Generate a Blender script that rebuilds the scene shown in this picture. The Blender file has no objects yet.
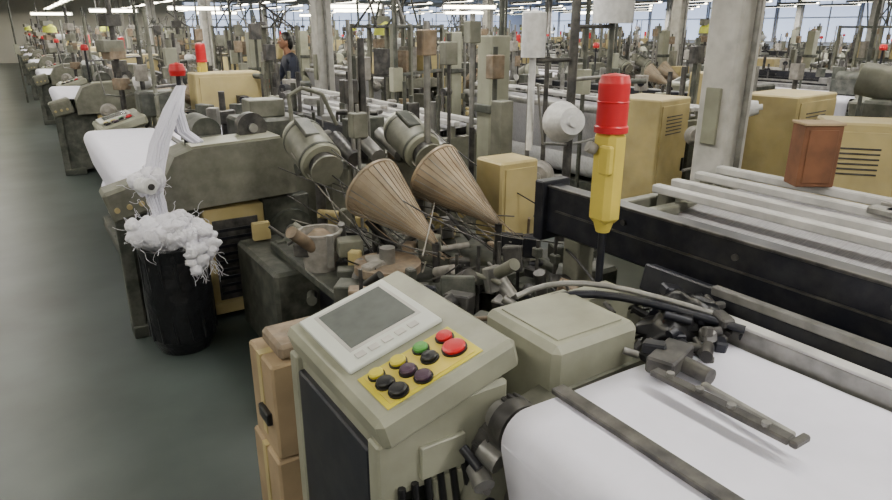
import bpy, math, random
from mathutils import Vector, Matrix, noise, Euler
sc=bpy.context.scene
col=sc.collection

# ---------------- materials ----------------
MATS={}
def s2l(c): return tuple(((x/255)/12.92 if x/255<=.04045 else ((x/255+.055)/1.055)**2.4) for x in c)
def mat(name,rgb,rough=.5,metal=0.,var=.25,scale=6.,bump=0.,emit=0.,dirt=None,stretch=(1,1,1),grime=0.):
    m=bpy.data.materials.new(name); m.use_nodes=True
    nt=m.node_tree; b=nt.nodes['Principled BSDF']
    c=s2l(rgb)
    b.inputs['Roughness'].default_value=rough; b.inputs['Metallic'].default_value=metal
    if emit>0:
        b.inputs['Base Color'].default_value=(*c,1)
        b.inputs['Emission Color'].default_value=(*c,1); b.inputs['Emission Strength'].default_value=emit
    else:
        tc=nt.nodes.new('ShaderNodeTexCoord'); mp=nt.nodes.new('ShaderNodeMapping')
        mp.inputs['Scale'].default_value=stretch
        nz=nt.nodes.new('ShaderNodeTexNoise'); nz.inputs['Scale'].default_value=scale; nz.inputs['Detail'].default_value=6
        cr=nt.nodes.new('ShaderNodeValToRGB')
        d=dirt and s2l(dirt) or tuple(x*(1-var) for x in c)
        e=tuple(min(1,x*(1+var*.5)) for x in c)
        cr.color_ramp.elements[0].position=.32; cr.color_ramp.elements[0].color=(*d,1)
        cr.color_ramp.elements[1].position=.66; cr.color_ramp.elements[1].color=(*e,1)
        nt.links.new(tc.outputs['Object'],mp.inputs['Vector']); nt.links.new(mp.outputs['Vector'],nz.inputs['Vector'])
        nt.links.new(nz.outputs['Fac'],cr.inputs['Fac'])
        outc=cr.outputs['Color']
        if grime>0:
            n2=nt.nodes.new('ShaderNodeTexNoise'); n2.inputs['Scale'].default_value=11; n2.inputs['Detail'].default_value=6; n2.inputs['Roughness'].default_value=.6
            nt.links.new(tc.outputs['Object'],n2.inputs['Vector'])
            r2=nt.nodes.new('ShaderNodeValToRGB'); r2.color_ramp.elements[0].position=.42; r2.color_ramp.elements[0].color=(0,0,0,1)
            r2.color_ramp.elements[1].position=.80; r2.color_ramp.elements[1].color=(grime,grime,grime,1)
            nt.links.new(n2.outputs['Fac'],r2.inputs['Fac'])
            mx=nt.nodes.new('ShaderNodeMixRGB'); mx.inputs[2].default_value=(*s2l((176,172,162)),1)
            nt.links.new(r2.outputs['Color'],mx.inputs[0]); nt.links.new(outc,mx.inputs[1]); outc=mx.outputs[0]
        nt.links.new(outc,b.inputs['Base Color'])
        if bump>0:
            bp=nt.nodes.new('ShaderNodeBump'); bp.inputs['Strength'].default_value=bump; bp.inputs['Distance'].default_value=.02
            nt.links.new(nz.outputs['Fac'],bp.inputs['Height']); nt.links.new(bp.outputs['Normal'],b.inputs['Normal'])
    MATS[name]=m; return m
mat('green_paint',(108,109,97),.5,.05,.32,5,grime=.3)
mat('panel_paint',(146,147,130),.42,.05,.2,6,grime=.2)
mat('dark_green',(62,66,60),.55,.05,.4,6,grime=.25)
mat('black_metal',(30,32,42),.4,.3,.35,7,grime=.07)
mat('dark_steel',(66,65,66),.45,.4,.5,14,grime=.28)
mat('steel',(138,137,135),.4,.5,.35,14,grime=.25)
mat('white_paint',(190,188,184),.5,0,.2,8)
mat('rail_paint',(180,179,178),.5,0,.25,8,grime=.2)
mat('cloth',(222,221,236),.85,0,.03,14,.1)
mat('fluff',(220,219,228),.95,0,.08,40,.5)
mat('warp',(164,163,168),.8,0,.28,22,.1,stretch=(.6,14,1))
mat('cream',(178,162,112),.55,0,.22,4,grime=.15)
mat('brown_yarn',(128,110,90),.7,0,.4,16,grime=.3)
mat('cone_brown',(158,141,118),.45,.15,.3,5,.05,grime=.3)
mat('carton',(156,136,108),.8,0,.25,5)
mat('brown_card',(108,70,46),.75,0,.35,9)
mat('red',(200,30,40),.35,0,.12,6)
mat('yellow',(208,188,84),.45,0,.15,6)
mat('btn_yellow',(206,192,60),.4,0,.15,6)
mat('btn_green',(80,150,66),.4,0,.12,6)
mat('btn_purple',(70,48,66),.4,0,.12,6)
mat('lime',(205,212,80),.5,0,.15,6)
mat('black_plastic',(24,24,26),.4,0,.2,8)
mat('bag',(22,23,27),.3,0,.4,18,.6)
mat('lcd',(104,108,106),.2,0,.12,20)
mat('bezel',(202,206,200),.4,0,.05,6)
mat('yarn_white',(210,210,212),.85,0,.14,30,.2)
mat('yarn_grey',(146,142,136),.85,0,.3,20,.2)
mat('floor_paint',(62,70,68),.42,0,.35,1.6,.04,dirt=(48,56,54))
mat('wall_paint',(196,206,228),.7,0,.06,.6)
mat('wall_warm',(186,184,176),.7,0,.1,.6)
mat('ceiling_paint',(150,152,154),.8,0,.1,.5)
mat('glass',(196,212,244),.3,emit=1.5)
mat('tube',(255,248,222),.3,emit=18)
mat('skin',(150,108,84),.5,0,.08,10)
mat('lips',(130,78,66),.5,0,.05,10)
mat('hair',(20,17,16),.4,0,.3,30)
mat('navy',(28,34,54),.7,0,.3,8,.2)
mat('trouser',(32,34,40),.7,0,.3,8,.2)

# ---------------- mesh builder ----------------
class MB:
    def __init__(s): s.v=[];s.f=[];s.m=[];s.sm=[];s.used=[]
    def mi(s,n):
        if n not in s.used: s.used.append(n)
        return s.used.index(n)
    def add(s,vs,fs,m,smooth=False):
        o=len(s.v); s.v+= [tuple(p) for p in vs]; k=s.mi(m)
        for f in fs:
            s.f.append(tuple(i+o for i in f)); s.m.append(k); s.sm.append(smooth)
    def box(s,c,size,m,rot=None,b=.006):
        h=[x/2 for x in size]; b=min(b,min(h)*.45)
        M=Matrix.Identity(3)
        if rot: M=Euler(rot).to_matrix()
        C=Vector(c); vs=[];idx={}
        for sx in(-1,1):
            for sy in(-1,1):
                for sz in(-1,1):
                    sg=(sx,sy,sz)
                    for k in range(3):
                        p=[sg[i]*(h[i] if i==k else h[i]-b) for i in range(3)]
                        idx[(sg,k)]=len(vs); vs.append(C+M@Vector(p))
        fs=[]
        for k in range(3):
            i,j=(k+1)%3,(k+2)%3
            for sk in(-1,1):
                q=[]
                for a,bb in((-1,-1),(1,-1),(1,1),(-1,1)):
                    g=[0]*3; g[k]=sk;g[i]=a;g[j]=bb; q.append(idx[(tuple(g),k)])
                fs.append(q if sk>0 else q[::-1])
            for a in(-1,1):
                for bb in(-1,1):
                    g0=[0]*3;g0[k]=-1;g0[i]=a;g0[j]=bb; g1=list(g0);g1[k]=1
                    fs.append([idx[(tuple(g0),i)],idx[(tuple(g1),i)],idx[(tuple(g1),j)],idx[(tuple(g0),j)]])
        for sx in(-1,1):
            for sy in(-1,1):
                for sz in(-1,1): fs.append([idx[((sx,sy,sz),k)] for k in range(3)])
        s.add(vs,fs,m)
    def bb(s,x0,x1,y0,y1,z0,z1,m,b=.006): s.box(((x0+x1)/2,(y0+y1)/2,(z0+z1)/2),(x1-x0,y1-y0,z1-z0),m,None,b)
    def cyl(s,p,q,r,m,r2=None,n=16,cap=True):
        if r2 is None:r2=r
        p=Vector(p);q=Vector(q);d=(q-p).normalized()
        a=d.orthogonal().normalized(); c=d.cross(a)
        vs=[]
        for i in range(n):
            t=2*math.pi*i/n; u=a*math.cos(t)+c*math.sin(t)
            vs+= [p+u*r,q+u*r2]
        s.add(vs,[(2*i,2*((i+1)%n),2*((i+1)%n)+1,2*i+1) for i in range(n)],m,True)
        if cap:
            s.add([vs[2*i] for i in range(n)],[tuple(range(n))[::-1]],m)
            s.add([vs[2*i+1] for i in range(n)],[tuple(range(n))],m)
    def lathe(s,base,axis,prof,m,n=20,smooth=True):
        base=Vector(base);d=Vector(axis).normalized();a=d.orthogonal().normalized();c=d.cross(a)
        for l in range(len(prof)-1):
            (r0,h0),(r1,h1)=prof[l],prof[l+1]
            vs=[]
            for i in range(n):
                t=2*math.pi*i/n;u=a*math.cos(t)+c*math.sin(t)
                vs+=[base+d*h0+u*r0,base+d*h1+u*r1]
            s.add(vs,[(2*i,2*((i+1)%n),2*((i+1)%n)+1,2*i+1) for i in range(n)],m,abs(h1-h0)>abs(r1-r0)*.3)
    def tube(s,pts,r,m,n=8):
        pts=[Vector(p) for p in pts]
        for i in range(len(pts)-1): s.cyl(pts[i],pts[i+1],r,m,None,n,i in(0,len(pts)-2))
    def cable(s,p,q,sag,r,m,n=8):
        p=Vector(p);q=Vector(q)
        s.tube([p.lerp(q,i/n)+Vector((0,0,-sag*4*(i/n)*(1-i/n))) for i in range(n+1)],r,m,6)
    def extr(s,prof,y0,y1,m):
        n=len(prof)
        vs=[(x,y0,z) for x,z in prof]+[(x,y1,z) for x,z in prof]
        s.add(vs,[tuple(range(n)),tuple(range(n,2*n))[::-1]]+[(i,(i+1)%n,(i+1)%n+n,i+n) for i in range(n)],m)
    def ribbon(s,line,y0,y1,m,th=.006,smooth=True,ny=1,wav=0):
        n=len(line);vs=[];fs=[]
        for off in(0,th):
            for j in range(ny+1):
                y=y0+(y1-y0)*j/ny
                for i,(x,z) in enumerate(line):
                    w=wav*noise.noise(Vector((x*5,y*5,z*5)))
                    vs.append((x+w*.6,y,z-off+w))
        def I(o,j,i): return (o*(ny+1)+j)*n+i
        for j in range(ny):
            for i in range(n-1):
                fs.append((I(0,j,i),I(0,j,i+1),I(0,j+1,i+1),I(0,j+1,i))); fs.append((I(1,j,i),I(1,j+1,i),I(1,j+1,i+1),I(1,j,i+1)))
        for j in(0,ny):
            for i in range(n-1): fs.append((I(0,j,i),I(0,j,i+1),I(1,j,i+1),I(1,j,i)))
        s.add(vs,fs,m,smooth)
    def blob(s,c,rad,m,amp=.3,seed=0,n=18,k=9,fr=3.):
        vs=[];fs=[]
        for j in range(k+1):
            ph=math.pi*j/k
            for i in range(n):
                t=2*math.pi*i/n
                d=Vector((math.sin(ph)*math.cos(t),math.sin(ph)*math.sin(t),math.cos(ph)))
                w=1+amp*noise.noise(d*fr+Vector((seed,seed*2,0)))*2
                vs.append((c[0]+d.x*rad[0]*w,c[1]+d.y*rad[1]*w,c[2]+d.z*rad[2]*w))
        for j in range(k):
            for i in range(n): fs.append((j*n+i,j*n+(i+1)%n,(j+1)*n+(i+1)%n,(j+1)*n+i))
        s.add(vs,fs,m,True)
    def mesh(s,name):
        import bmesh
        me=bpy.data.meshes.new(name); me.from_pydata(s.v,[],s.f)
        for n in s.used: me.materials.append(MATS[n])
        for p,k,sm in zip(me.polygons,s.m,s.sm): p.material_index=k; p.use_smooth=sm
        bm=bmesh.new();bm.from_mesh(me)
        bmesh.ops.dissolve_degenerate(bm,dist=1e-6,edges=bm.edges)
        bmesh.ops.recalc_face_normals(bm,faces=bm.faces);bm.to_mesh(me);bm.free()
        return me
def put(name,me,loc=(0,0,0),rz=0):
    o=bpy.data.objects.new(name,me);o.location=loc;o.rotation_euler=(0,0,rz);col.objects.link(o);return o

# ---------------- loom ----------------
TA=math.atan(.11/.39)
SD=Vector((math.cos(TA),0,math.sin(TA)));ND=Vector((-math.sin(TA),0,math.cos(TA)))
def tp(s,y,n): return Vector((.59,y,.98))+SD*s+ND*n
def tbox(B,s0,s1,y0,y1,n0,n1,m,b=.004):
    B.box(tp((s0+s1)/2,(y0+y1)/2,(n0+n1)/2),(s1-s0,y1-y0,n1-n0),m,(0,-TA,0),b)
def loom(fx,seed=1):
    B=MB();r=random.Random(seed);near=fx>.8
    ce=2.69
    prof=[(.8,0),(1.15,0),(1.2,.12),(2.7,.12),(2.75,0),(3.25,0),(3.22,.2),(3.12,.9),(3.28,1.0),(3.28,1.07),(2.35,1.05),(2.2,.95),(1.15,.93),(.95,.88),(.82,.6)]
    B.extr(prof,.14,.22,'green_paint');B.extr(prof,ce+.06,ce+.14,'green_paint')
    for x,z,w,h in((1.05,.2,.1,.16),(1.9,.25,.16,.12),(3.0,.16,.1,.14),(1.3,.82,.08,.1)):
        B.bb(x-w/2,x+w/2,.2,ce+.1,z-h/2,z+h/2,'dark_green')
    B.cyl((2.78,.32,.5),(2.78,ce-.1,.5),.27,'yarn_white',n=32)
    for y in(.27,ce-.1): B.cyl((2.78,y,.5),(2.78,y+.04,.5),.37,'steel',n=32)
    B.cyl((2.78,.14,.5),(2.78,ce+.2,.5),.06,'dark_steel')
    B.cyl((3.2,.15,1.07),(3.2,3.6,1.07),.055,'steel')
    B.ribbon([(3.04,.52),(3.255,1.03),(3.24,1.10),(3.2,1.125),(2.7,1.09),(2.26,1.0)],.3,3.5,'warp')
    for y in(3.52,3.7):
        B.bb(2.2,3.25,y-.03,y+.03,.95,1.1,'green_paint')
    B.bb(3.1,3.2,3.45,3.75,0,1.0,'dark_green');B.bb(2.25,3.15,3.5,3.7,.1,.3,'dark_green')
    for x,z in((2.58,1.15),(2.72,1.16),(2.9,1.175),(3.08,1.185)):
        B.bb(x-.028,x+.028,.1,3.66,z-.02,z+.02,'rail_paint')
        for y in(.18,3.6): B.bb(x-.02,x+.02,y-.03,y+.03,1.02,z-.01,'green_paint')
    for i in range(16):
        x=2.5+r.random()*.7;y=.4+r.random()*2.4
        B.box((x,y,1.2),(r.uniform(.03,.1),r.uniform(.05,.16),.03),r.choice(['steel','dark_steel','yarn_grey']),(0,0,r.uniform(-.2,.2)))
    # harness
    for i in range(6):
        x=2.08+.03*i
        B.bb(x-.008,x+.008,.3,ce+.4,1.03,1.13+.012*(i%3),'dark_steel' if i%2 else 'steel',.002)
        B.bb(x-.008,x+.008,.3,ce+.02,.5,.56,'dark_steel',.002)
    B.bb(2.09,2.23,.3,ce,.56,1.03,'dark_steel')
    B.bb(1.96,2.05,.06,3.8,1.0,1.22,'black_metal',.01)
    B.bb(1.952,1.962,.3,3.7,1.11,1.118,'dark_steel',.002)
    B.bb(1.957,1.975,.06,3.8,1.212,1.223,'dark_steel',.002)
    for i in range(7): B.cyl((1.95,.3+i*.5,1.16),(1.965,.3+i*.5,1.16),.012,'dark_steel',n=10)
    B.bb(1.93,2.1,3.76,3.82,.96,1.24,'black_metal')
    B.bb(1.95,2.25,.1,.2,.9,1.28,'dark_green')
    for y in(.16,3.6): B.bb(1.97,2.07,y-.05,y+.05,0,1.02,'green_paint')
    # second beam, reed, sley
    B.box((1.87,(ce+.3)/2+.2,1.015),(.06,ce+.1,.1),'black_metal',(0,.25,0))
    B.bb(1.83,1.86,.2,ce+.1,1.055,1.085,'steel',.003)
    B.bb(1.755,1.79,.2,ce+.05,.93,1.02,'steel',.004)
    B.bb(1.75,1.795,.2,ce+.05,1.02,1.03,'rail_paint',.002)
    B.bb(1.70,1.86,.2,ce+.05,.86,.95,'dark_green')
    for i in range(9): B.bb(1.86,1.95,.35+i*.28,.38+i*.28,.98,1.04,'steel',.002)
    # cloth
    arc=[]
    rx=fx+.07; rz=.90
    for i in range(9):
        t=math.pi/2+ i*(math.pi/2+.15)/8
        arc.append((rx+.075*math.cos(t),rz+.075*math.sin(t)))
    line=[(1.74,.965),(1.5,.968),(1.3,.972),(1.1,.974)]
    if not near: line+=[(.9,.985),(.72,.99)]; arc=[(a,b+.02) for a,b in arc]
    line+=arc+[(fx+.03,.7),(fx+.1,.5)]
    B.ribbon(line,.32,ce,'cloth',.01,True,24,.006)
    B.cyl((rx,.24,rz),(rx,ce+.08,rz),.055,'steel')
    for y in(.26,ce+.03):
        B.cyl((rx,y-.02,rz),(rx,y+.03,rz),.075,'dark_steel',n=24);B.cyl((rx,y-.05,rz),(rx,y+.08,rz),.045,'steel')
    B.bb(1.055,1.10,.3,ce+.02,.975,.992,'dark_steel',.003)
    B.cyl((fx+.22,.2,.42),(fx+.22,ce+.05,.42),.15,'cloth',n=28)
    B.cyl((fx+.22,.14,.42),(fx+.22,ce+.13,.42),.04,'dark_steel')
    B.cyl((fx+.1,.2,.66),(fx+.1,ce+.05,.66),.05,'dark_steel')
    B.bb(fx+.04,fx+.2,.15,ce+.1,.05,.14,'dark_green')
    # temples
    for yb in(ce-.09,.42):
        dy=-1 if yb>1 else 1
        B.box((1.32,yb+dy*.20,1.02),(.035,.38,.018),'dark_steel',(0,0,.03))
        B.box((1.365,yb+dy*.25,1.015),(.02,.26,.016),'steel',(0,0,-.08))
        B.box((1.34,yb+dy*.40,1.02),(.06,.02,.018),'dark_steel')
        for i in range(4): B.cyl((1.32,yb+dy*(.06+.09*i),1.02),(1.32,yb+dy*(.06+.09*i),1.038),.011,'steel',n=8)
        B.cyl((1.44,yb+.04,1.005),(1.44,yb+dy*.10,1.005),.024,'dark_steel')
        B.box((1.42,yb-dy*.02,1.015),(.16,.08,.05),'dark_steel',(0,0,.3))
    # far end: cover + machinery
    B.box((1.29,2.935,.93),(.34,.34,.26),'panel_paint',(0,0,0),.02)
    B.box((1.29,2.935,1.062),(.26,.26,.006),'panel_paint',None,.002)
    B.bb(1.0,1.62,2.8,3.3,.2,.82,'dark_green')
    B.extr([(1.46,.8),(1.75,.8),(1.75,.98),(1.66,1.04),(1.46,1.04)],3.0,3.1,'panel_paint')
    B.tube([(1.28+.052*t,3.14-.006*t*t,1.05+.035*math.sin(t*.38)) for t in range(10)],.010,'steel')
    B.tube([(1.30+.05*t,3.09-.006*t*t,1.03+.03*math.sin(t*.38)) for t in range(10)],.014,'black_metal')
    B.blob((1.6,2.78,.99),(.1,.07,.05),'black_plastic',.35,3)
    B.blob((1.74,2.80,1.02),(.06,.12,.05),'bag',.3,9)
    for i in range(46):
        x=r.uniform(1.34,1.8);y=r.uniform(2.60,2.90);z=r.uniform(.96,1.05)
        mt=r.choice(['black_metal','dark_steel','black_plastic','dark_steel','black_metal','steel'])
        if r.random()<.5: B.box((x,y,z),(r.uniform(.02,.07),r.uniform(.02,.08),r.uniform(.02,.04)),mt,(r.uniform(-.3,.3),r.uniform(-.3,.3),r.uniform(0,3)))
        else: B.cyl((x,y,z),(x+r.uniform(-.06,.06),y+r.uniform(-.06,.06),z+r.uniform(-.01,.02)),r.uniform(.006,.018),mt,n=12)
    for i in range(7):
        B.cable((r.uniform(1.35,1.8),r.uniform(2.8,3.0),r.uniform(.95,1.02)),(r.uniform(1.3,2.),r.uniform(3.3,3.7),r.uniform(.7,1.0)),-.02 if i%2 else .08,.006,'black_plastic')
    for i in range(60):
        x=r.uniform(1.1,1.95);y=r.uniform(3.1,3.85);z=r.uniform(.5,.92)
        mt=r.choice(['dark_green','dark_steel','green_paint','steel','black_metal','brown_yarn','dark_steel'])
        if r.random()<.5:B.box((x,y,z),(r.uniform(.03,.14),r.uniform(.03,.14),r.uniform(.03,.14)),mt,(r.uniform(-.3,.3),0,r.uniform(0,3)))
        else:B.cyl((x,y,z),(x+r.uniform(-.15,.15),y+r.uniform(-.15,.15),z+r.uniform(-.1,.1)),r.uniform(.01,.035),mt,n=14)
    B.bb(1.1,1.95,3.1,3.75,.25,.55,'dark_green')
    B.bb(1.15,1.25,3.2,3.3,0,.4,'dark_green');B.bb(1.8,1.9,3.5,3.6,0,.4,'dark_green')
    # gears between roll and panel
    for (y,z,rr) in((2.77,.90,.05),(2.8,.78,.1),(2.79,.6,.12),(2.8,.4,.14)):
        B.cyl((.98,y-.02,z),(.98,y+.03,z),rr,'dark_steel',n=24);B.cyl((.98,y-.05,z),(.98,y+.06,z),rr*.35,'steel')
        for k in range(16):
            t=k*math.pi/8;B.box((.98+rr*math.cos(t),y+.005,z+rr*math.sin(t)),(.014,.045,.012),'dark_steel',(0,-t,0),.002)
    for i in range(16):
        x=r.uniform(.84,1.08);z=r.uniform(.3,.86)
        B.cyl((x,2.74,z),(x+r.uniform(-.05,.05),2.8,z+r.uniform(-.05,.05)),r.uniform(.01,.035),r.choice(['steel','dark_steel','black_metal']),n=12)
    # control box
    tbox(B,0,.45,2.82,3.48,-.10,0,'panel_paint',.018)
    B.bb(.62,1.02,2.84,3.46,.72,.97,'panel_paint',.014)
    B.bb(.60,.63,2.90,3.40,.05,.86,'black_metal')
    B.bb(.60,.66,2.84,2.90,0,.9,'panel_paint');B.bb(.60,.66,3.41,3.47,0,.9,'panel_paint')
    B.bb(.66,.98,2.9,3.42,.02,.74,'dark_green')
    B.bb(.76,1.0,2.83,2.87,.45,.74,'panel_paint')
    B.bb(.72,.86,2.825,2.842,.76,.86,'panel_paint',.003)
    for i in range(6):
        B.cable((.66+.04*i,2.83,.76),(.66+.06*i,2.79,.1),.03,.011,'black_plastic')
    tbox(B,.045,.36,3.06,3.44,0,.014,'bezel',.006)
    tbox(B,.10,.325,3.155,3.40,.0142,.0165,'lcd',.001)
    tbox(B,.088,.337,3.14,3.415,.013,.0148,'white_paint',.001)
    for i in range(5): tbox(B,.09+i*.045,.12+i*.045,3.09,3.117,.0142,.018,'white_paint',.001)
    tbox(B,.05,.355,2.85,3.025,0,.003,'btn_yellow' if near else 'green_paint',.001)
    tbox(B,.065,.335,2.862,3.012,.003,.005,'yellow' if near else 'green_paint',.001)
    lay=[(.095,2.99,'btn_yellow',.021),(.165,2.99,'btn_yellow',.023),(.24,2.99,'btn_green',.022),(.315,2.98,'red',.024),
         (.095,2.94,'black_plastic',.024),(.165,2.935,'btn_purple',.023),(.235,2.935,'black_plastic',.023),(.305,2.915,'red',.033),
         (.105,2.885,'black_plastic',.025),(.18,2.88,'btn_purple',.023)]
    for s_,y,mm,rr in lay:
        c=tp(s_,y,.004)
        B.cyl(c,c+ND*.006,rr+.004,'black_plastic',n=20)
        B.lathe(c+ND*.006,ND,[(rr*.95,0),(rr,.008),(rr*.8,.012),(.0,.013)],mm)
    # signal tower
    x,y=1.70,3.17
    B.cyl((x,y,.8),(x,y,1.24),.014,'black_metal')
    B.bb(x-.04,x+.04,y-.04,y+.04,.8,.98,'dark_green')
    B.box((x,y,1.40),(.085,.10,.33),'yellow',(0,0,0),.022)
    B.cyl((x,y,1.20),(x,y,1.25),.025,'yellow',r2=.04)
    B.box((x-.045,y-.03,1.47),(.03,.05,.1),'yellow',None,.01)
    B.cyl((x-.05,y+.02,1.5),(x-.075,y+.03,1.515),.02,'yarn_grey',n=14)
    B.lathe((x,y,1.56),(0,0,1),[(.0,0),(.058,0),(.058,.02),(.053,.025),(.053,.165),(.046,.19),(.0,.198)],'red',28)
    B.lathe((x,y,1.66),(0,0,1),[(.053,0),(.056,.004),(.053,.008)],'red',28)
    # near end
    B.extr([(.63,.80),(1.5,.83),(1.5,1.17),(1.42,1.21),(.86,1.19),(.74,1.15),(.64,.98)],0,.34,'green_paint')
    B.extr([(.85,1.185),(1.42,1.205),(1.42,1.222),(.85,1.202)],.02,.32,'panel_paint')
    B.bb(.87,1.27,.04,.14,.05,.78,'cream');B.bb(.92,1.22,.03,.05,.14,.70,'dark_steel',.002)
    for i in range(9): B.bb(.93,1.21,.022,.034,.18+i*.055,.2+i*.055,'black_metal',.001)
    B.bb(.87,1.27,.03,.05,.04,.12,'cream')
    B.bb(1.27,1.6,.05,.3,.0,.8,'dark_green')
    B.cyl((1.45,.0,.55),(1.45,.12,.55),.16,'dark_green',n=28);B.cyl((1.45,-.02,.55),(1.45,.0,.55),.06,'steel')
    if not near:
        B.box((.46,.14,.9),(.26,.22,.2),'green_paint',(0,-.25,0),.02)
        for i in range(3): B.cyl((.38+i*.07,.035,.86+i*.012),(.38+i*.07,.01,.86+i*.012),.016,'cream')
        B.bb(.36,.44,.05,.13,0,.85,'dark_green');B.bb(.4,.86,.1,.3,.05,.82,'dark_green')
        B.bb(.36,.62,.03,.2,0,.08,'dark_green')
    else:
        B.bb(.6,.68,.05,.13,0,.85,'dark_green')
    B.cyl((.86,.2,1.15),(.86,.2,1.64),.014,'black_metal')
    B.lathe((.86,.2,1.62),(0,0,1),[(0,0),(.045,0),(.05,.03),(.04,.07),(0,.08)],'red')
    B.cyl((1.05,.45,1.22),(1.05,.8,1.22),.1,'dark_green',n=24);B.bb(.95,1.15,.4,.85,1.0,1.2,'dark_green')
    B.bb(1.25,1.7,.3,.7,1.0,1.30,'dark_green',.02);B.cyl((1.3,.22,1.26),(1.3,.3,1.26),.10,'dark_steel',n=28)
    B.cyl((1.3,.19,1.26),(1.3,.22,1.26),.03,'steel')
    B.bb(1.35,1.6,.4,.6,1.30,1.42,'green_paint')
    B.tube([(1.62,.3,1.1),(1.6,.3,1.45),(1.7,.3,1.5),(1.85,.3,1.45),(1.95,.3,1.22)],.016,'green_paint')
    for i in range(40):
        x=r.uniform(1.0,2.6);y=r.uniform(.2,1.5) ;z=r.uniform(1.05,1.3)
        if near and x<1.9: continue
        if r.random()<.5:B.box((x,y,z),(r.uniform(.04,.16),r.uniform(.04,.2),r.uniform(.04,.2)),r.choice(['dark_green','dark_steel','green_paint','steel']),(0,0,r.uniform(0,3)))
        else:B.cyl((x,y,1.0),(x,y,z+r.uniform(0,.3)),r.uniform(.012,.03),r.choice(['dark_green','dark_steel','steel']),n=10)
    if not near:
        B.bb(1.55,2.25,2.95,3.25,1.05,1.46,'cream',.014);B.bb(1.6,2.2,2.94,2.952,1.1,1.42,'cream',.002)
        B.bb(1.0,1.4,2.9,3.2,1.05,1.3,'dark_green',.02)
        for i in range(12):
            x=r.uniform(1.0,3.2);y=r.uniform(2.4,3.5);h=r.uniform(1.3,2.1)
            B.cyl((x,y,.9),(x,y,h),r.uniform(.012,.035),r.choice(['dark_green','dark_steel','steel','green_paint']),n=10)
            if r.random()<.6:B.bb(x-.06,x+.06,y-.05,y+.05,h-.25,h-.08,r.choice(['green_paint','dark_steel','yarn_grey','panel_paint']))
        for i in range(14):
            x=r.uniform(1.2,3.2);y=r.uniform(.4,3.3);z=r.uniform(1.1,1.45)
            B.cyl((x,y,z),(x+r.uniform(-.3,.3),y+r.uniform(-.4,.4),z),r.uniform(.01,.04),r.choice(['dark_green','dark_steel','steel','black_metal']),n=10)
            B.cyl((x,y,1.0),(x,y,z),.012,'dark_steel',n=8)
    return B.mesh('power_loom_mesh')
meA=loom(.88); meB=loom(.45,seed=5)

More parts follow.
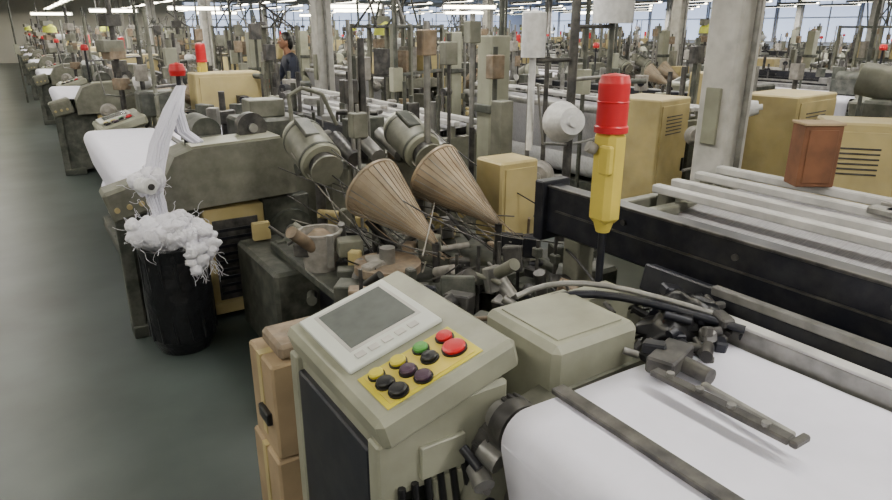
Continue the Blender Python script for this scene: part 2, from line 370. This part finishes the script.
# ---------------- weft feeder stand ----------------
def feeder(seed=3):
    B=MB();r=random.Random(seed)
    for x in(1.2,2.3):
        for y in(.7,1.85): B.bb(x-.03,x+.03,y-.03,y+.03,0,.66,'dark_green')
    B.bb(1.15,2.35,.65,1.9,.6,.65,'dark_green');B.bb(1.15,2.35,.65,1.9,.2,.24,'dark_green')
    B.bb(1.02,2.3,1.45,2.2,.02,.60,'dark_green',.02)
    B.bb(1.25,2.2,.9,1.4,.24,.56,'black_metal',.02)
    B.bb(2.05,2.7,.47,.95,.0,.62,'dark_green',.02)
    for x in(1.44,2.14):
        B.cyl((x,1.75,.6),(x,1.75,1.1),.03,'dark_steel')
        p=Vector((x,2.04,1.28));q=Vector((x,1.54,1.08));d=(q-p).normalized()
        B.lathe(p,d,[(0,0),(.09,0),(.115,.02),(.13,.06)],'panel_paint',28)
        B.cyl(p+d*.06,p+d*.36,.13,'green_paint',n=28)
        B.lathe(p,d,[(.13,.36),(.12,.375),(0,.38)],'panel_paint',28)
        B.cyl(p+d*.38,p+d*.44,.085,'dark_steel',n=24)
        B.cyl(p+d*.44,p+d*.455,.10,'green_paint',n=24)
        for k in (0,3): B.cyl(p+d*(.08+.085*k),p+d*(.095+.085*k),.1335,'dark_green',n=28)
        B.box(p+d*.2+Vector((-.02,0,.125)),(.09,.2,.04),'dark_green',(.38,0,0))
        B.box(p+d*.15+Vector((0,0,-.13)),(.1,.3,.08),'dark_green',(-.34,0,0))
    # balloon guard cones
    for x,zz in((1.58,0),(1.98,.04)):
        a=Vector((x+.08,.78,.86+zz));c=Vector((x-.04,1.22,1.07+zz));L=(c-a).length;d=(c-a).normalized();u=d.orthogonal().normalized();w=d.cross(u)
        B.lathe(a,d,[(.012,0),(.175,L),(.183,L+.004),(.183,L+.018),(.17,L+.018),(.008,.03)],'cone_brown',48)
        for i in range(30):
            t=2*math.pi*i/30;e=c+(u*math.cos(t)+w*math.sin(t))*.177
            B.cyl(a+(u*math.cos(t)+w*math.sin(t))*.013,e,.001,r.choice(['brown_yarn','cone_brown','yarn_grey','steel','brown_yarn']),r2=.0028,n=5)
        B.lathe(a.lerp(c,.5),d,[(0,0),(.07,0),(.10,.28),(.095,.30),(0,.30)],'brown_yarn',28)
        B.cyl(a,(a.x,a.y,.62),.02,'dark_steel')
        B.cyl(c+Vector((0,.02,-.17)),(c.x,c.y+.02,.62),.015,'dark_steel')
        for k in range(6):
            e=c+(u*r.uniform(-1,1)+w*r.uniform(-1,1))*.16
            B.cable(a+Vector((r.uniform(-.1,.1),r.uniform(-.2,0),r.uniform(-.1,.0))),e,r.uniform(-.02,.1),.002,r.choice(['yarn_grey','brown_yarn']))
    B.cyl((1.42,.86,.74),(1.42,.86,.78),.17,'brown_yarn',n=28);B.cyl((1.42,.86,.64),(1.42,.86,.86),.04,'steel');B.cyl((1.42,.86,.66),(1.42,.86,.74),.12,'dark_steel',n=24)
    # bucket
    B.lathe((1.24,1.3,.65),(0,0,1),[(0,0),(.09,0),(.115,.2),(.125,.205),(.125,.215),(.105,.215),(.085,.02),(0,.02)],'yarn_grey',24)
    B.lathe((1.24,1.3,.72),(0,0,1),[(0,0),(.08,.0),(.09,.1),(.03,.15),(0,.15)],'brown_yarn',20)
    for i in range(130):
        x=r.uniform(1.1,2.65);y=r.uniform(.5,2.1);z=r.uniform(.64,.82) if i<95 else r.uniform(.22,.5)
        mt=r.choice(['dark_steel','dark_green','green_paint','steel','black_plastic','brown_yarn','yarn_grey','dark_steel','black_metal','cream'])
        if r.random()<.5:B.box((x,y,z),(r.uniform(.03,.14),r.uniform(.03,.14),r.uniform(.03,.14)),mt,(0,0,r.uniform(0,3)))
        else:
            B.cyl((x,y,z),(x+r.uniform(-.14,.14),y+r.uniform(-.14,.14),z+r.uniform(-.06,.18)),r.uniform(.008,.035),mt,n=14)
    for i in range(40):
        B.cable((r.uniform(1.1,2.5),r.uniform(.35,1.),r.uniform(.5,.95)),(r.uniform(1.2,2.6),r.uniform(1.2,2.1),r.uniform(.6,1.25)),r.uniform(.02,.2),.004,r.choice(['black_plastic','dark_steel','yarn_grey','dark_steel']))
    for i in range(12):
        x=1.1+.125*i;B.cyl((x,.5,.3),(x,.5,r.uniform(.7,.95)),.009,'dark_steel')
        B.box((x,.5,r.uniform(.7,.85)),(.04,.05,.05),'dark_green')
    B.bb(1.05,2.45,.47,.53,.28,.34,'dark_green')
    for x in(1.1,2.4):B.bb(x-.03,x+.03,.47,.53,0,.3,'dark_green')
    B.bb(2.24,2.52,1.0,1.25,.68,1.17,'cream',.012);B.bb(2.35,2.41,1.1,1.16,0,.7,'dark_green')
    B.bb(2.27,2.49,.99,1.002,.72,1.13,'cream',.001)
    B.bb(2.92,3.10,2.03,2.2,0,1.85,'panel_paint',.01);B.bb(2.9,3.12,2.0,2.23,1.3,1.36,'dark_green')
    B.bb(2.62,2.72,1.5,1.62,0,1.45,'green_paint')
    B.bb(1.7,2.5,1.95,2.2,.5,1.05,'green_paint',.02)
    for i in range(5):B.cyl((1.75+.17*i,1.9,1.1),(1.75+.17*i,2.2,1.2),.05,r.choice(['steel','dark_steel']))
    for i in range(20):
        x=r.uniform(1.7,3.2);y=r.uniform(1.6,2.25);h=r.uniform(1.2,2.0)
        B.cyl((x,y,.6),(x,y,h),r.uniform(.01,.025),r.choice(['dark_green','dark_steel','steel']),n=10)
        if i%2:B.bb(x-.05,x+.05,y-.04,y+.04,h-.2,h-.05,r.choice(['green_paint','dark_steel','yarn_grey','brown_yarn']))
    return B.mesh('weft_feeder_mesh')
meF=feeder()

# ---------------- yarn creel / rack ----------------
def creel(seed,tall=2.25,caps=False,full=True):
    B=MB();r=random.Random(seed)
    B.lathe((0,0,0),(0,0,1),[(0,0),(.22,0),(.22,.03),(.04,.06),(.025,.1)],'dark_green')
    B.cyl((0,0,.05),(0,0,tall),.028,'dark_steel')
    B.cyl((.42,.1,.0),(.42,.1,tall),.018,'dark_green')
    def pkg(x,y,z,dx,dy,m='yarn_white',s=1):
        d=Vector((dx,dy,.15)).normalized();b=Vector((x,y,z))
        B.cyl((0,0,z),b,.01,'steel')
        B.lathe(b,d,[(0,0),(.10*s,0),(.105*s,.02),(.065*s,.17),(.03*s,.17),(.028*s,.2),(0,.2)],m,24)
    if full:
        pkg(-.13,-.06,1.36,-.3,-.9,s=1.2)
        pkg(-.15,.1,1.0,-.6,-.6,'yarn_grey')
        for x,y,z,w in((-.32,.0,1.74,.07),(.42,.1,1.93,.13)):
            B.lathe((x,y,z),(0,0,1),[(0,0),(w,0),(w,.24),(w*.9,.25),(.03,.25),(0,.27)],'yarn_white',24)
            B.cyl((0,0,z-.02),(x,y,z-.02),.012,'dark_steel')
        B.cyl((-.32,0,1.2),(-.32,0,1.74),.02,'yarn_white')
    else:
        pkg(.1,-.1,r.uniform(1.2,1.7),.5,-.7,s=.8);pkg(-.12,.1,1.05,-.6,-.6,'yarn_grey',.8)
        for i in range(5):
            z=r.uniform(1.1,2.0);B.bb(-.1+r.uniform(-.1,.1),.08,-.06,.06,z,z+.12,r.choice(['green_paint','dark_steel','yarn_grey','brown_yarn']))
    B.cyl((-.35,0,.8),(.45,.1,.8),.012,'steel');B.cyl((0,0,1.6),(.42,.1,1.6),.012,'steel')
    for x in(-.3,.25): B.tube([(0,0,1.2),(x,-.1,1.25),(x*1.2,-.1,1.6)],.008,'steel')
    if caps: B.lathe((0,0,tall-.3),(0,0,1),[(0,.0),(.16,0),(.15,.12),(.05,.2),(0,.2)],'lime')
    return B.mesh('yarn_creel_mesh')
meC=[creel(1,full=False),creel(2,2.1,True,False),creel(3,2.5,False,False)]
meC0=creel(1,2.3)
def rack(seed):
    B=MB();r=random.Random(seed)
    for x in(-.6,-.2,.2,.6):
        for y in(-.3,.3):B.bb(x-.025,x+.025,y-.025,y+.025,0,1.95,'green_paint')
    for z in(.15,.75,1.35,1.9):
        B.bb(-.62,.62,-.32,-.28,z,z+.04,'dark_green');B.bb(-.62,.62,.28,.32,z,z+.04,'dark_green')
        B.bb(-.62,.62,-.3,.3,z,z+.012,'dark_steel')
    for z in(.17,.77,1.37):
        for i in range(8):
            x=-.52+.15*i;y=r.uniform(-.2,.1);m=r.choice(['yarn_grey','brown_yarn','carton','cream','dark_steel','green_paint'])
            if r.random()<.6:B.lathe((x,y,z),(0,0,1),[(0,0),(.065,0),(.07,.02),(.05,.25),(.02,.25),(0,.27)],m,16)
            else:B.bb(x-.06,x+.06,y-.1,y+.1,z,z+r.uniform(.15,.45),m)
    for i in range(10):
        x=r.uniform(-.6,.6);B.cyl((x,r.uniform(-.3,.3),1.9),(x,r.uniform(-.3,.3),r.uniform(2.1,2.5)),.014,r.choice(['steel','dark_steel','dark_green']),n=8)
    return B.mesh('yarn_storage_rack_mesh')
meR=[rack(1),rack(5)]

P=5.8
put('power_loom',meA,(0,-1.6,0))
for k in range(1,8): put('power_loom',meB,(0,-1.6+P*k,0))
for k in range(0,7): put('weft_feeder_stand',meF,(0,1.87+P*k,0))
cols=[(8.3,math.pi),(9.0,0),(17.6,math.pi),(18.3,0),(27.,math.pi)]
for x,rz in cols:
    for k in range(0,7):
        y=-1.6+P*k
        if rz: put('power_loom',meB,(x,y+3.3,0),rz)
        else: put('power_loom',meB,(x,y,0))
        if not(x==8.3 and k==0):
            if rz: put('weft_feeder_stand',meF,(x,y+3.47+2.4,0),rz)
            else: put('weft_feeder_stand',meF,(x,y+3.47,0))
        put('yarn_creel',meC[k%3],(x+(3.5 if not rz else -3.5),y+4.9,0))
put('yarn_creel',meC0,(2.87,3.0,0))
for k in range(2,7):
    put('yarn_creel',meC[k%3],(2.9,2.7+P*k,0))
for k in range(1,7):
    put('yarn_creel',meC[(k+1)%3],(.95,2.1+P*k,0),.6)
for i,(x,y,a) in enumerate(((4.15,7.5,.5),(4.2,12.0,1.2),(4.2,14.2,.6),(4.1,19.2,1),(13.25,6,1.4),(13.25,13,1.4),(13.25,20,1.5),(4.2,23.4,1))):
    put('yarn_storage_rack',meR[i%2],(x,y,0),a)
for k in range(0,5): put('power_loom',meB,(-2.4,-1.6+P*k+3.3,0),math.pi)

# ---------------- loose things ----------------
B=MB()
B.bb(.55,.84,1.95,2.24,.0,.42,'carton',.008);B.bb(.56,.83,1.96,2.22,.422,.80,'carton',.008)
B.bb(.545,.845,2.08,2.12,.05,.423,'cream',.001);B.bb(.556,.834,2.075,2.115,.47,.803,'cream',.001)
B.bb(.60,.80,1.98,2.18,.802,.86,'brown_yarn',.02);B.bb(.54,.56,2.0,2.1,.55,.60,'black_plastic',.004)
put('carton_stack',B.mesh('carton_stack_mesh'))
B=MB();r=random.Random(2)
B.lathe((.62,3.98,0),(0,0,1),[(0,0.0),(.15,0.0),(.19,.1),(.2,.35),(.185,.6),(.2,.68),(.19,.69),(.16,.6),(0,.58)],'bag',28)
for i in range(14):
    t=i*2*math.pi/14;B.cable((.62+.185*math.cos(t),3.98+.185*math.sin(t),.68),(.62+.19*math.cos(t+.3),3.98+.19*math.sin(t+.3),.1),0,.012,'bag')
put('waste_bag',B.mesh('waste_bag_mesh'))
def fluff(B,c,sp,n,r,seed,q0=.035,q1=.06):
    for i in range(n):
        p=[c[j]+max(-1.2,min(1.2,r.gauss(0,.6)))*sp[j] for j in range(3)]
        q=r.uniform(q0,q1)
        B.blob(p,(q*r.uniform(.8,1.4),q*r.uniform(.8,1.3),q*r.uniform(.7,1.2)),'fluff',.16,seed+i*1.7,18,12,1.8)
def curls(B,c,sp,n,r,down=.0,rad=.0016):
    for i in range(n):
        p=Vector([c[j]+r.uniform(-1,1)*sp[j] for j in range(3)]);pts=[p.copy()];d=Vector((r.uniform(-1,1),r.uniform(-1,1),r.uniform(-1,.6)))
        for k in range(9):
            d=(d+Vector((r.uniform(-1,1),r.uniform(-1,1),r.uniform(-1,1)-down))*.6).normalized()
            p=p+d*.017;pts.append(p.copy())
        B.tube(pts,rad,'fluff',4)
B=MB();r=random.Random(12)
fluff(B,(.60,3.95,.76),(.14,.11,.05),44,r,3,.045,.075)
fluff(B,(.47,3.93,.77),(.05,.06,.05),10,r,60)
fluff(B,(.78,3.86,.70),(.035,.03,.08),12,r,90,.035,.055)
fluff(B,(.71,3.79,.64),(.025,.02,.07),8,r,120,.03,.045)
curls(B,(.60,3.93,.78),(.18,.14,.07),120,r)
curls(B,(.74,3.84,.66),(.07,.05,.10),60,r,.5)
put('thread_waste',B.mesh('thread_waste_mesh'))
B=MB();r=random.Random(4)
for i in range(90):
    o=Vector((r.uniform(-.035,.035),r.uniform(-.035,.035),0))
    key=[Vector((.86,4.34,1.56))+o*.6,Vector((.77,4.25,1.43))+o*1.1,Vector((.66,4.15,1.25))+o*1.3,Vector((.60,4.08,1.1))+o*1.3,Vector((.575,4.04,.97))+o*1.2,Vector((.59,4.02,.84))+o]
    pts=[]
    for a in range(len(key)-1):
        for t in(0,.34,.67):
            pts.append(key[a].lerp(key[a+1],t)+Vector((r.uniform(-.003,.003),r.uniform(-.003,.003),0)))
    pts.append(key[-1]+Vector((0,0,r.uniform(-.05,.03))))
    B.tube(pts,r.uniform(.003,.008),'cloth',6)
for i in range(24):
    o=Vector((r.uniform(-.02,.02),r.uniform(-.02,.02),0))
    B.tube([Vector((.86,4.34,1.56))+o,Vector((.80,4.27,1.42))+o*2,Vector((.81,4.22,1.3))+o*2,Vector((.88,4.18,1.235))+o*2],.007,'cloth',6)
fluff(B,(.56,4.03,1.04),(.05,.03,.045),10,r,7,.04,.06)
curls(B,(.56,4.0,1.04),(.08,.05,.08),24,r)
B.cyl((.5,3.98,1.05),(.54,3.90,1.05),.045,'yarn_white',n=18);B.cyl((.54,3.90,1.05),(.545,3.89,1.05),.018,'dark_steel',n=14)
put('hanging_yarn_bundle',B.mesh('hanging_yarn_mesh'))
B=MB();B.bb(-.13,.13,-.13,.13,0,3.8,'white_paint',.015);B.bb(-.15,.15,-.15,.15,0,.25,'dark_green')
B.bb(-.16,-.13,-.06,.06,1.1,1.5,'panel_paint');B.cyl((.0,-.16,0),(.0,-.16,3.8),.02,'steel');B.bb(-.17,.17,-.17,.17,3.6,3.8,'white_paint')
mcol=B.mesh('building_column_mesh')
for x in(4.3,13.1,22.2,31):
    for k in range(0,6): put('building_column',mcol,(x,2.9+7.4*k,0))
B=MB();B.cyl((0,0,0),(0,0,3.8),.024,'dark_green',n=10);B.bb(-.06,.06,-.05,.05,1.25,1.5,'panel_paint')
md=B.mesh('power_conduit_mesh')
for x,y in((3.55,4.6),(4.95,5.0),(4.95,1.6),(3.6,13),(3.6,17.6),(8.6,6),(8.6,11),(8.65,4),(.2,21),(4.9,9),(3.45,6.3),(8.6,8),(13,9),(13,3.7)): put('power_conduit',md,(x,y,0))
def cabinet(w,d,h):
    B=MB();B.bb(-w/2,w/2,-d/2,d/2,.08,h,'cream',.012);B.bb(-w/2+.03,w/2-.03,-d/2+.03,d/2-.03,0,.09,'dark_green')
    B.bb(-w/2+.03,w/2-.03,-d/2-.012,-d/2,.14,h-.05,'cream',.004);B.bb(w/2-.09,w/2-.06,-d/2-.03,-d/2-.01,h*.5,h*.5+.12,'black_plastic')
    for i in range(6):B.bb(-w*.3,w*.2,-d/2-.017,-d/2-.011,h-.3+i*.03,h-.29+i*.03,'dark_steel',.001)
    return B.mesh('electrical_cabinet_mesh')
c1=cabinet(.55,.5,1.32)
put('electrical_cabinet',c1,(4.75,3.95,0),.2);put('electrical_cabinet',cabinet(.75,.5,1.36),(5.75,3.25,0),.1)
put('electrical_cabinet',cabinet(.42,.35,1.38),(4.22,1.92,0),-.9)
for x,y in((4.6,16.5),(13.1,8)): put('electrical_cabinet',c1,(x,y,0),.1)
B=MB();B.box((3.02,1.55,1.35),(.17,.12,.28),'brown_card',(0,0,-.6),.004)
B.box((2.985,1.50,1.35),(.13,.01,.24),'brown_card',(0,0,-.6),.002);B.box((3.02,1.55,1.495),(.18,.13,.012),'carton',(0,0,-.6),.002)
put('brown_wooden_box',B.mesh('brown_box_mesh'))
B=MB();B.bb(-.4,.4,-.3,.3,.1,1.25,'green_paint',.03);B.cyl((-.2,-.35,1.0),(-.2,-.3,1.0),.16,'dark_green',n=28);B.bb(-.3,.3,-.2,.2,1.25,1.42,'dark_green',.02)
for x in(-.35,.35):
    for y in(-.25,.25):B.cyl((x,y-.03,.06),(x,y+.03,.06),.06,'black_plastic')
B.cyl((.0,-.3,1.45),(.0,.3,1.55),.12,'green_paint',n=24)
put('drive_motor_unit',B.mesh('drive_unit_mesh'),(5.3,2.15,0),.2)

# ---------------- person ----------------
def skin(name,verts,edges,rad,m,root=0,sub=2):
    me=bpy.data.meshes.new(name);me.from_pydata(verts,edges,[]);o=bpy.data.objects.new(name,me);col.objects.link(o)
    md=o.modifiers.new('s','SKIN');md.use_smooth_shade=True
    for i,v in enumerate(me.skin_vertices[0].data):
        q=rad[i];v.radius=q if isinstance(q,tuple) else (q,q)
    me.skin_vertices[0].data[root].use_root=True
    sm=o.modifiers.new('u','SUBSURF');sm.levels=sub;sm.render_levels=sub
    me.materials.append(MATS[m]);return o
def person(loc,rz):
    E=bpy.data.objects.new('mill_worker',None);col.objects.link(E)
    parts=[]
    t=[(0,0,.95),(0,-.02,1.12),(0,-.05,1.3),(0,-.07,1.42),(0,-.09,1.5),(.17,-.07,1.40),(.22,-.13,1.15),(-.17,-.07,1.40),(-.22,-.14,1.16),(.20,-.3,1.06),(-.2,-.32,1.1)]
    parts.append(skin('work_shirt',t,[(0,1),(1,2),(2,3),(3,4),(3,5),(5,6),(3,7),(7,8),(6,9),(8,10)],[(.15,.11),(.14,.105),(.16,.11),(.12,.09),.055,.065,.052,.065,.052,.042,.042],'navy'))
    lg=[(0,0,.95),(.10,0,.86),(.11,-.02,.5),(.11,.02,.1),(-.10,0,.86),(-.12,.06,.5),(-.12,.12,.1)]
    parts.append(skin('trousers',lg,[(0,1),(1,2),(2,3),(0,4),(4,5),(5,6)],[(.15,.11),.095,.066,.055,.095,.066,.055],'trouser'))
    for s_,y in((.11,.02),(-.12,.12)):
        parts.append(skin('shoe',[(s_,y+.04,.05),(s_,y-.06,.05),(s_,y-.17,.035)],[(0,1),(1,2)],[.045,.045,.032],'black_plastic'))
    for s_,(ax,ay,az) in((1,(.20,-.3,1.06)),(-1,(-.2,-.32,1.1))):
        parts.append(skin('hand',[(ax,ay,az),(ax-.02*s_,ay-.12,az-.01),(ax-.03*s_,ay-.19,az-.02)],[(0,1),(1,2)],[.032,(.036,.018),(.036,.016)],'skin'))
        for i in range(4):
            fx=ax-.03*s_+(i-1.5)*.02;ln=(.07,.085,.08,.06)[i]
            parts.append(skin('finger',[(fx,ay-.19,az-.02),(fx,ay-.19-ln*.5,az-.03),(fx,ay-.19-ln*.85,az-.06)],[(0,1),(1,2)],[.009,.009,.007],'skin',0,1))
        parts.append(skin('thumb',[(ax-.03*s_,ay-.12,az),(ax-.075*s_,ay-.16,az-.01),(ax-.08*s_,ay-.2,az-.03)],[(0,1),(1,2)],[.012,.01,.008],'skin',0,1))
    B=MB()
    B.cyl((0,-.085,1.46),(0,-.11,1.58),.052,'skin')
    B.blob((0,-.12,1.655),(.074,.09,.108),'skin',0,1,24,16)
    B.blob((0,-.155,1.595),(.05,.05,.05),'skin',0,1,20,12)
    B.blob((0,-.098,1.678),(.084,.092,.102),'hair',.05,2,28,16)
    B.blob((0,-.06,1.63),(.078,.06,.10),'hair',.05,1,24,14)
    B.cyl((0,-.205,1.66),(0,-.222,1.63),.007,'skin',r2=.014,n=10)
    for s_ in(-1,1):
        B.blob((s_*.03,-.198,1.66),(.012,.007,.007),'yarn_white',0,1,10,6);B.blob((s_*.03,-.204,1.66),(.005,.004,.005),'hair',0,1,8,5)
        B.box((s_*.03,-.2,1.676),(.03,.008,.006),'hair')
        B.blob((s_*.082,-.12,1.64),(.01,.02,.03),'skin',.1,1,10,6)
    B.blob((0,-.2,1.598),(.022,.008,.007),'lips',0,1,12,8)
    h=put('head',B.mesh('head_mesh'));parts.append(h)
    for p in parts:p.parent=E
    E.location=loc;E.rotation_euler=(0,0,rz);E.scale=(1.04,1.04,1.04);return E
person((3.58,9.7,0),-1.6)

# ---------------- room ----------------
X0,X1,Y0,Y1,H=-7,36,-7,46,3.8
def room(name,a,m):
    B=MB();B.bb(*a,m,.0001);return put(name,B.mesh(name+'_mesh'))
room('floor',(X0,X1,Y0,Y1,-.1,0),'floor_paint')
room('ceiling',(X0,X1,Y0,Y1,H,H+.1),'ceiling_paint')
room('wall_back',(X0,X1,Y1,Y1+.2,0,H),'wall_warm')
room('wall_front',(X0,X1,Y0-.2,Y0,0,H),'wall_warm')
room('wall_left',(X0-.2,X0,Y0,Y1,0,H),'wall_warm')
room('wall_right',(X1,X1+.2,Y0,Y1,0,H),'wall_paint')
n=1
def window(x,y,along):
    global n
    B=MB();w=2.15
    def q(a0,a1,d0,d1,z0,z1,m):
        if along=='x':B.bb(x+a0,x+a1,y+d0,y+d1,z0,z1,m,.003)
        else:B.bb(x+d0,x+d1,y+a0,y+a1,z0,z1,m,.003)
    q(-w,w,-.03,-.01,1.2,3.5,'glass')
    for a in(-w,-w/3,w/3,w-.06):q(a,a+.06,-.08,-.01,1.2,3.5,'white_paint')
    for z in(1.16,2.4,3.47):q(-w,w,-.08,-.01,z,z+.06,'white_paint')
    put('window_%d'%n,B.mesh('window_mesh'));n+=1
for i in range(6):window(12+i*4.4,Y1,'x')
for i in range(10):window(X1,2+i*4.4,'y')
B=MB();B.bb(-.14,.14,-.9,.9,.03,.07,'white_paint');B.extr([(-.19,-.03),(-.1,.04),(.1,.04),(.19,-.03),(.18,-.03),(.09,.03),(-.09,.03),(-.18,-.03)],-.9,.9,'white_paint')
for x in(-.07,.07):B.cyl((x,-.87,.0),(x,.87,.0),.026,'tube',n=8)
for y in(-.6,.6):B.cyl((0,y,.05),(0,y,.9),.008,'steel',n=6)
ml=B.mesh('fluorescent_lamp_mesh')
xs=[-4.2,-.9,2.2,5.6,9.4,12,15.5,19,23,26,29.5,33]
for i,x in enumerate(xs):
    y=-4
    while y<45:
        put('fluorescent_lamp',ml,(x,y,2.92));y+=3.0
# low-hung lamps over the work gaps further back
B=MB();B.bb(-.55,.55,-.12,.12,.06,.09,'white_paint')
for y in(-.08,0,.08):B.cyl((-.52,y,.03),(.52,y,.03),.03,'tube',n=10)
for x in(-.55,.54):B.bb(x,x+.012,-.12,.12,-.01,.08,'white_paint',.002)
for x in(-.4,.4):B.cyl((x,0,.09),(x,0,1.48),.007,'steel',n=6)
mp_=B.mesh('hanging_work_lamp_mesh')
for x,y,rz in((6.0,12.6,-.5),(8.1,11.6,-.5),(3.6,15.7,-.4),(7.4,15.5,-.5),(11,16,-.5),(5.2,20,-.4),(2.4,19,-.3),(1.3,24,-.2),(9,22,-.5),(14,14,-.8)):
    put('hanging_work_lamp',mp_,(x,y,2.28),rz)
def area(x,y,sx,sy,pw,z=2.85):
    l=bpy.data.lights.new('ceiling_light','AREA');l.shape='RECTANGLE';l.size=sx;l.size_y=sy;l.energy=pw;l.color=(1,.97,.915)
    o=bpy.data.objects.new('ceiling_light',l);o.location=(x,y,z);col.objects.link(o)
for x in(-.9,2.2,5.6,9.4): 
    for y in(-2,6,14):area(x,y,.3,6.5,80 if x<0 else 116)
area(-4.2,6,.3,20,110)
for x in(15.5,23,29.5,2.2,9.4):
    for y in(8,22,36):
        if x<10 and y<20:continue
        area(x,y,.35,12,430)
w=bpy.data.worlds.new('World');sc.world=w;w.use_nodes=True
w.node_tree.nodes['Background'].inputs[0].default_value=(.85,.9,1,1);w.node_tree.nodes['Background'].inputs[1].default_value=.5
cd=bpy.data.cameras.new('Camera');cd.sensor_width=36;cd.lens=26;cd.clip_end=200
co=bpy.data.objects.new('Camera',cd);co.location=(0,0,1.9);co.rotation_euler=(math.radians(71),0,math.radians(-33));col.objects.link(co);sc.camera=co
